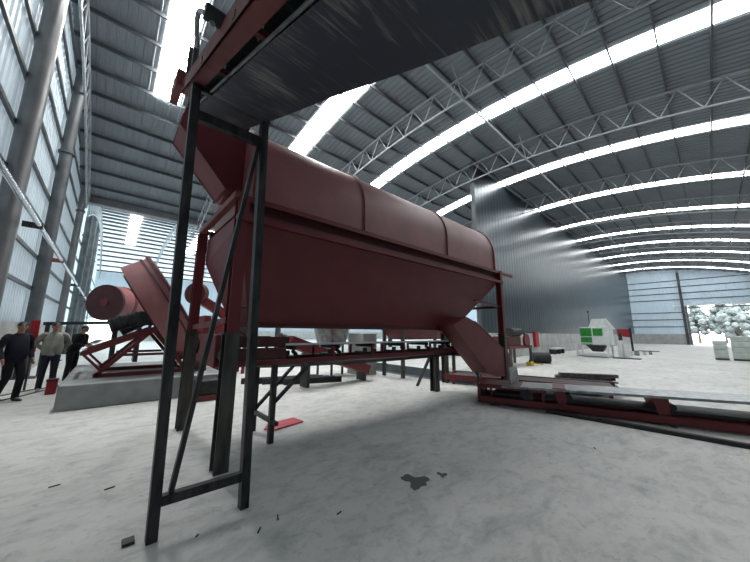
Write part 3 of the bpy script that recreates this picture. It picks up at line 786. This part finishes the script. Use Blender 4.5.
    h.loft(secs, 20); h.loft([(headc-fwd*.045+V((0, 0, -.035)), rgt*.066, fwd*.052), (headc-fwd*.03+V((0, 0, .04)), rgt*.081, fwd*.075)], 18)
    ho = fin(h, 'hair' if not P.get('cap') else 'cap', 'hair')
    # torso garment with sleeves
    X, Y = V((1, 0, 0)), V((0, 1, 0))
    fat = P.get('fat', 1)
    g = MB(); sec = []
    for z, rx, ry, cyy in ((.88, .175, .125, .0), (1.0, .168*fat, .125*fat, .01), (1.12, .165*fat, .125*fat, .012), (1.25, .178, .122, .005), (1.34, .185, .112, 0), (1.40, .15, .09, 0), (1.44, .07, .065, .005)):
        c = up((0, cyy, z)); sec.append((c, X*rx, (Matrix.Rotation(-lean, 3, 'X') @ Y)*ry))
    g.loft(sec, 22)
    for s in (-1, 1):
        j = 0 if s < 0 else 1; a = sh[s]; b = up(P['elbow'][j]); c = up(P['wrist'][j])
        def sect(p, d, r):
            u_ = d.cross(Y) if abs(d.y) < .9 else d.cross(X); u_.normalize(); w_ = d.cross(u_).normalized(); return (p, u_*r, w_*r)
        d1 = (b-a).normalized(); d2 = (c-b).normalized(); dm = (d1+d2).normalized()
        g.loft([sect(a-d1*.045+V((-s*.03, 0, .0)), d1, .05), sect(a-d1*.01+V((-s*.01, 0, 0)), d1, .068), sect(a+d1*.05, d1, .072), sect(a.lerp(b, .5), d1, .064), sect(b, dm, .057), sect(b.lerp(c, .5), d2, .052), sect(c, d2, .042)], 14)
    fin(g, P.get('garment', 'pullover'), mats[0])
    if len(mats) > 3 and mats[3]:
        g2_ = MB(); sec = []
        for z, rx in ((.86, .075), (1.0, .072), (1.15, .068), (1.3, .055), (1.42, .04)):
            sec.append((up((.01, .045*fat+.012 if z < 1.3 else .035, z)), X*rx, Y*.096*(1 if z < 1.3 else .85)))
        g2_.loft(sec, 18); fin(g2_, 'undershirt', mats[3])
    # trousers
    g = MB(); g.loft([(V((0, 0, .80)), X*.155, Y*.115), (V((0, 0, .90)), X*.165, Y*.118), (V((0, 0, .98)), X*.160, Y*.112)], 20)
    for s in (-1, 1):
        j = 0 if s < 0 else 1; kn = V(P['knee'][j]); an = V(P['ankle'][j]); hp_ = V((s*.085, 0, .86))
        g.loft([(hp_, X*.092, Y*.105), (hp_.lerp(kn, .5), X*.082, Y*.09), (kn, X*.066, Y*.07), (kn.lerp(an, .5), X*.062, Y*.066), (an+V((0, 0, -.02)), X*.058, Y*.062)], 16)
    fin(g, 'trousers', mats[1])
    for s in (-1, 1):
        j = 0 if s < 0 else 1; an = V(P['ankle'][j]); z0 = an.z-.075
        g = MB(); g.loft([(an+V((0, -.055, .045-.075)), X*.03, V((0, 0, .04))), (an+V((0, -.03, -.035)), X*.042, V((0, 0, .04))), (an+V((0, .06, -.042)), X*.047, V((0, 0, .034))), (an+V((0, .13, -.05)), X*.045, V((0, 0, .026))), (an+V((0, .18, -.056)), X*.028, V((0, 0, .018)))], 14)
        fin(g, 'shoe', mats[2])
    return t, W, headc
stand = dict(knee=((-.09, .02, .50), (.10, .02, .50)), ankle=((-.10, -.01, .08), (.12, 0, .08)))
person('man in navy pullover and dark trousers walking by the gable wall, leftmost person', (-1.42, 9.95, 0), (.62, -.78),
       dict(elbow=((-.27, -.07, 1.13), (.27, -.03, 1.12)), wrist=((-.25, .06, .90), (.27, .12, .90)), knee=((-.09, .12, .52), (.09, .02, .49)), ankle=((-.09, .06, .08), (.10, -.18, .10)), turn=-.35, fat=1.12, garment='pullover'),
       ('navy', 'darkcloth', 'shoe'), 1.66)
person('man in open grey-green jacket over grey shirt with hands behind his back', (-1.0, 11.1, 0), (.12, -.99),
       dict(elbow=((-.30, -.14, 1.15), (.30, -.14, 1.15)), wrist=((-.12, -.16, .98), (.12, -.16, .98)), hand=((.9, 0, -.3), (-.9, 0, -.3)), turn=.35, fat=1.18, garment='jacket', **stand),
       ('jacket', 'jeans', 'shoegrey', 'shirtgrey'), 1.68)
t3, W3, h3 = person('man in black clothes bending over a sheet of paper, third from the left', (-.72, 12.9, 0), (.80, -.6),
       dict(elbow=((-.22, .08, 1.14), (.22, .08, 1.14)), wrist=((-.10, .33, 1.17), (.10, .33, 1.17)), lean=.34, nod=.05, fat=1.1, cap=True, garment='jacket', **stand),
       ('darkcloth', 'darkcloth', 'shoe'), 1.66)
c = W3((0, .62, 1.13))
o = MB().hexa([W3((-.16, .50, 1.10)), W3((.16, .50, 1.10)), W3((.16, .72, 1.22)), W3((-.16, .72, 1.22)), W3((-.16, .50, 1.103)), W3((.16, .50, 1.103)), W3((.16, .72, 1.223)), W3((-.16, .72, 1.223))]).build('paper_sheet', 'paper')
tag(o, 'white sheet of paper held by the man in black', 'paper')

# ------------------------------------------------------------------ things by the gable wall
t = thing('leaning_board', 'tall narrow bright red board leaning on the gable column between the men', 'board', (-1.38, 11.6, .95))
MB().hexa([(-1.48,11.45,.93),(-1.32,11.45,.93),(-1.32,11.5,.93),(-1.48,11.5,.93),(-1.50,11.5,1.72),(-1.34,11.5,1.72),(-1.34,11.55,1.72),(-1.50,11.55,1.72)]).build('panel', 'brightred', t)
MB().box(-1.41, -1.37, 11.5, 11.55, 0, .95).build('stand', 'steel', t)
t = thing('red_toolbox', 'red steel box on the floor beside the plinth corner', 'box', (-.78, 10.7, 0))
MB().box(-.93, -.76, 10.4, 10.65, 0, .30).build('body', 'brightred', t, bevel=.01)
MB().box(-.94, -.75, 10.39, 10.66, .30, .34).build('lid', 'reddark', t)
for pts, lb in (([(-2.0, 10.2, .012), (-1.6, 10.9, .012), (-1.2, 11.5, .012), (-.7, 11.7, .012), (-.62, 13, .012)], 'black cable trailing across the floor past the standing men'),
                ([(-1.95, 9.4, .012), (-1.3, 10.5, .012), (-.9, 11.4, .012), (-.7, 12.6, .012)], 'second dark cable on the floor by the gable wall')):
    tag(MB().path([V(p) for p in pts], .012, 8).build('cable', 'black'), lb, 'cable')
t = MB().bar((-1.6, 14.5, 1.68), (.2, 13.6, 1.74), .08, .1).build('steel_beam', 'black'); tag(t, 'dark horizontal steel beam behind the man in black', 'beam')
tt = MB().box(-1.55, -1.45, 14.38, 14.55, 0, 1.64).build('beam_post', 'black'); tag(tt, 'dark post carrying the horizontal beam behind the men', 'post')
tt = MB().box(.1, .2, 13.55, 13.7, 0, 1.69).build('beam_post', 'black'); tag(tt, 'dark beam post next to the drum cradle', 'post')

# ------------------------------------------------------------------ far side things
t = thing('packing_machine', 'white and green packing machine standing before the partition wall', 'machine', (24.3, 5.3, 0))
gx = 24.0
for y in (4.5, 6.2):
    for x in (gx, gx+1.2): MB().box(x-.05, x+.05, y-.05, y+.05, 0, .95).build('leg', 'whitep', t)
MB().box(gx, gx+1.2, 4.45, 6.25, .1, .18).build('base_frame', 'whitep', t)
MB().box(gx-.02, gx+.04, 4.45, 6.45, .86, .92).build('rail', 'whitep', t)
MB().box(gx+.1, gx+1.2, 4.35, 5.97, .78, 1.95).build('cabinet', 'whitep', t, bevel=.03)
for (a, b, z0, z1) in ((5.32, 5.95, 1.34, 1.88), (4.72, 5.24, 1.38, 1.86), (5.32, 5.95, .8, 1.28)):
    MB().box(gx+.06, gx+.1, a, b, z0, z1).build('green_panel', 'green', t)
mb = MB(); mb.hexa([(gx+.3,4.9,.35),(gx+.8,4.9,.35),(gx+.8,5.4,.35),(gx+.3,5.4,.35),(gx+.1,4.6,.9),(gx+1.1,4.6,.9),(gx+1.1,5.8,.9),(gx+.1,5.8,.9)])
mb.build('discharge_cone', 'black', t)
mb = MB(); mb.hexa([(gx+.1,4.35,1.95),(gx+1.2,4.35,1.95),(gx+1.2,5.45,1.95),(gx+.1,5.45,1.95),(gx+.4,4.62,2.5),(gx+1.0,4.62,2.5),(gx+1.0,5.3,2.5),(gx+.4,5.3,2.5)])
mb.build('top_hopper', 'wrap', t)
MB().bar((gx+.2, 4.55, 2.5), (gx+.2, 4.1, 1.8), .12, .1).build('side_chute', 'whitep', t)
MB().tube((gx+.6, 5.5, 1.95), (gx+.6, 5.5, 2.95), .02, 8).tube((gx+.6, 5.5, 2.95), (gx+.6, 5.5, 3.05), .05, 10).build('signal_mast', 'steel', t)
for y, z, lb in ((3.95, 1.1, 0), (3.65, .9, 0)):
    MB().box(gx+.3, gx+.7, y-.12, y+.12, 0, z).build('side_unit', 'whitep', t, bevel=.02)
MB().tube((gx+.5, 3.9, 1.1), (gx+.5, 3.9, 1.55), .1, 12).build('motor', 'steel', t)
o = MB().box(23.9, 24.5, 3.0, 4.3, 0, .05).build('steel_plate', 'black'); tag(o, 'dark plate on the floor beside the packing machine', 'plate')
for i, (x, y, r) in enumerate(((27.5, 3.9, .12), (28.3, 3.7, .15), (29.2, 3.4, .12), (30.5, 3.2, .1))):
    b = thing('paint_can', ['small white can nearest the packing machine', 'white can second from the packing machine', 'white can third from the packing machine', 'last small can before the red sheet'][i], 'can', (x, y, 0), 'cans beside the packing machine')
    MB().tube((x, y, 0), (x, y, r*2.2), r, 14).build('body', 'whitep' if i % 2 == 0 else 'galv', b); MB().tube((x, y, r*2.2), (x, y, r*2.2+.02), r*.9, 14).build('lid', 'steel', b)
t = thing('red_board', 'dark red panel on a black post near the end of the partition', 'board', (35.5, 4.9, 0))
MB().hexa([(35.5,4.95,1.2),(35.5,5.85,1.35),(35.55,5.85,1.35),(35.55,4.95,1.2),(35.5,4.95,1.95),(35.5,5.85,1.95),(35.55,5.85,1.95),(35.55,4.95,1.95)]).build('panel', 'brightred', t)
MB().box(35.42, 35.55, 4.8, 4.95, 0, 2.05).build('post', 'black', t)
tag(MB().box(36.0, 36.3, 3.2, 4.6, 0, .06).build('steel_plate', 'black'), 'thin dark strip on the floor right of the red panel', 'plate')
# white barrels at the right
for i, (y0, y1, h_, lb) in enumerate(((-.55, .02, 1.15, 'shorter white wrapped bag stack at the right edge of the hall'), (-1.55, -.72, 1.45, 'taller white wrapped bag stack at the right edge of the hall'))):
    t = thing('bag_stack', lb, 'bag stack', (28.4, (y0+y1)/2, 0), 'white bag stacks')
    MB().box(28.0, 28.8, y0, y1, .0, .1).build('pallet', 'steelgrey', t)
    nlay = 4
    for q in range(nlay):
        z0 = .1+(h_-.1)*q/nlay; z1 = .1+(h_-.1)*(q+1)/nlay
        MB().box(28.0+.02*(q % 2), 28.8, y0, y1, z0, z1).build('bag', 'wrap', t, bevel=.05)
# steel channels on the floor
for i, (a, b, z) in enumerate((((11.5, 3.7), (12.3, 2.35), .05), ((11.75, 3.75), (12.6, 2.3), .05), ((11.6, 3.6), (12.5, 2.2), .15))):
    tag(MB().bar((a[0], a[1], z), (b[0], b[1], z), .18, .1).build('steel_channel', 'steel' if i < 2 else 'steelgrey'),
        ['dark steel channel nearest the conveyor of the small floor stack', 'dark steel channel at the back of the small floor stack', 'grey steel channel on top of the small floor stack'][i], 'steel channel', 'steel channels on the floor')
# black roll
t = thing('rubber_roll', 'thick roll of black rubber lying on the floor near the partition', 'roll', (16.3, 5.9, .27))
ra, rb = V((16.5, 6.3, .27)), V((17.0, 5.65, .27))
MB().tube(ra, rb, .27, 28).build('roll', 'black', t)
rr = (rb-ra).normalized()
for q in (.06, .12, .18, .24): 
    mb = MB(); u_ = V((0, 0, 1)); w_ = rr.cross(u_)
    mb.path([ra.lerp(rb, 1.0)+rr*.004+u_*q*math.cos(a*PI/8)+w_*q*math.sin(a*PI/8) for a in range(17)], .008, 6); mb.build('winding', 'steel', t)
# red drive machine by the partition and yellow tool
t = thing('drive_unit', 'small dark red frame with black motor standing beyond the trommel end', 'machine', (13.6, 6.1, 0))
bx = 13.4
MB().box(bx, bx+2.4, 6.0, 6.9, .80, .92).build('frame', 'red', t)
for x in (bx+.1, bx+2.3):
    for y in (6.05, 6.85): MB().box(x-.05, x+.05, y-.05, y+.05, 0 if x > 14 else 0, .8).build('leg', 'steelgrey', t)
MB().box(bx, bx+1.4, 6.1, 6.8, .92, 1.35).build('housing', 'reddark', t, bevel=.03)
MB().tube((bx+.4, 6.2, 1.55), (bx+1.4, 6.2, 1.55), .2, 18).build('motor', 'black', t)
MB().tube((bx+1.9, 6.0, 1.15), (bx+1.9, 6.1, 1.15), .32, 24).build('pulley', 'red', t)
MB().bar((bx+1.4, 6.05, 1.6), (bx+2.25, 6.05, 1.2), .04, .12).build('belt_guard', 'black', t)
t = thing('yellow_hand_tool', 'small yellow tool lying on the floor below the drive unit', 'tool', (15.0, 5.8, 0))
MB().box(14.9, 15.25, 5.75, 6.0, 0, .18).build('body', 'yellow', t, bevel=.04)
MB().bar((15.1, 5.7, .12), (15.6, 5.5, .05), .05).build('handle', 'yellow', t); MB().tube((14.95, 5.85, .16), (15.05, 5.85, .25), .05, 10).build('knob', 'black', t)
# fire box on partition dado, bench
t = thing('fire_cabinet', 'narrow red cabinet fixed to the partition dado', 'cabinet', (23.2, 8.4, .5))
MB().box(22.7, 23.3, 8.32, 8.515, .55, 1.6).build('body', 'brightred', t, bevel=.02)
MB().box(23.35, 23.7, 8.45, 8.515, .8, 1.6).build('notice', 'whitep', t)
t = thing('low_bench', 'low white rack standing at the foot of the partition wall', 'bench', (25.5, 7.9, 0))
MB().box(24.6, 26.6, 7.7, 8.2, .35, .45).build('top', 'whitep', t)
for x in (24.7, 25.6, 26.5): MB().box(x-.04, x+.04, 7.72, 8.18, 0, .35).build('leg', 'steel', t)
# small floor items
for (x, y, s, lb) in ((.30, 3.05, .05, 'small grey metal offcut beside the left tower foot'), ):
    o = MB().box(x-.05, x+.02, y-.14, y-.06, 0, .02).build('metal_offcut', 'steel'); tag(o, lb, 'offcut')
for i, (x, y, a, l_) in enumerate(((1.02, 2.45, .9, .06), (1.2, 2.5, 1.2, .07), (-.25, 4.4, .2, .08), (.15, 4.0, .3, .08), (5.0, 1.2, .9, .04), (.66, 2.70, .8, .03), (9.6, 1.0, .3, .3), (1.6, 2.25, .2, .05))):
    o = MB().bar((x, y, .006), (x+l_*math.cos(a), y+l_*math.sin(a), .006), .008, .008).build('weld_rod', 'black')
    tag(o, ['short dark rod between the tower feet', 'thin rod lying right of the tower foot', 'thin dark stick on the pale floor left of the tower', 'small stick nearer the plinth left of the tower', 'tiny dark chip in front of the floor conveyor', 'tiny dark chip at the tower crossbar', 'dark rag strip on the floor behind the conveyor', 'small dark scrap on the open floor right of the tower'][i], 'scrap', 'scraps on the floor')
o = MB().poly([(1.95, 4.72, .012), (2.05, 4.60, .012), (2.62, 4.72, .012), (2.58, 5.02, .012), (2.1, 4.95, .012)], (0, 0, .012)).build('red_plate', 'plate'); tag(o, 'flat bright red sheet on the floor behind the tower', 'plate')
# oil stain: thin irregular film
for (cx, cy, r, lb) in ((2.53, 2.20, .13, 'dark irregular oil stain on the open floor'), (2.85, 2.10, .05, 'small dark oil spot beside the big stain'), (2.55, .20, .09, 'dark oil spot at the bottom edge of the floor')):
    pts = []
    for i in range(22):
        a = 2*PI*i/22; q = r*(1+.32*math.sin(3*a+cx)+.2*math.sin(5*a+cy)+random.uniform(-.1, .1)); pts.append((cx+q*math.cos(a)*.9, cy+q*math.sin(a)*1.1, .002))
    o = MB().poly(pts, (0, 0, .001)).build('oil_stain', 'trench'); tag(o, lb, 'stain')

# ------------------------------------------------------------------ outside trees
tl = ['broad pale tree at the left of the far doorway', 'tall tree second from the left outside the far door', 'middle tree outside the far door', 'tree right of the middle outside the far door', 'tree at the right of the far doorway', 'rounded tree furthest right outside', 'tree hidden left of the door opening', 'tree far back behind the row outside']
for i, (x, y, h_) in enumerate(((86, 1.6, 7.5), (92, -1.9, 9), (84, -3.4, 7), (92, -7.2, 9.5), (85, -8.6, 8), (92, -12.5, 9), (93, 4.4, 8), (101, -4.5, 12))):
    t = thing('tree', tl[i], 'tree', (x, y, -.05), 'trees outside the far door')
    MB().tube((x, y, -.05), (x, y, h_*.5), .18, 10, .1).build('trunk', 'bark', t)
    bm = bmesh.new()
    for q in range(80):
        a = random.uniform(0, 2*PI); zz = random.uniform(.12, 1); rr_ = 2.2*math.sin(PI*min(.95, zz*.9+.12))*random.uniform(.3, 1)
        c = V((rr_*math.cos(a), rr_*math.sin(a), h_*(.12+.83*zz))); ra_ = random.uniform(.25, .7)
        r = bmesh.ops.create_icosphere(bm, subdivisions=2, radius=ra_)
        for v in r['verts']: v.co = v.co*random.uniform(.82, 1.12)+c
    me = bpy.data.meshes.new('crown'); bm.to_mesh(me); bm.free(); me.materials.append(M['leaf'])
    o = bpy.data.objects.new('crown', me); C.objects.link(o); o.parent = t

# ------------------------------------------------------------------ world, camera
w = bpy.data.worlds.new('World'); bpy.context.scene.world = w; w.use_nodes = True
bg = w.node_tree.nodes['Background']; bg.inputs[0].default_value = (.90, .95, 1.0, 1); bg.inputs[1].default_value = 4.2

F, HC, ROLL = 295.0, 51.0, math.radians(-.5)
p = math.atan(HC/F); a = math.atan2(337, F*math.cos(p)+HC*math.sin(p))
fh = V((math.cos(a), math.sin(a), 0)); r0 = V((math.sin(a), -math.cos(a), 0))
f = fh*math.cos(p)+V((0, 0, 1))*math.sin(p); u0 = -fh*math.sin(p)+V((0, 0, 1))*math.cos(p)
r = r0*math.cos(ROLL)-u0*math.sin(ROLL); u = u0*math.cos(ROLL)+r0*math.sin(ROLL)
cam = bpy.data.cameras.new('camera'); co = bpy.data.objects.new('camera', cam); C.objects.link(co)
cam.sensor_fit = 'HORIZONTAL'; cam.sensor_width = 36; cam.lens = F*36/750; cam.clip_end = 500; cam.clip_start = .02
mw = Matrix((( r.x, u.x, -f.x, 0), (r.y, u.y, -f.y, 0), (r.z, u.z, -f.z, 1.5), (0, 0, 0, 1)))
co.matrix_world = mw
sc = bpy.context.scene; sc.camera = co
sc.view_settings.view_transform = 'Standard'; sc.view_settings.look = 'None'; sc.view_settings.gamma = 1; sc.view_settings.exposure = 0.27
sc.view_settings.use_curve_mapping = False
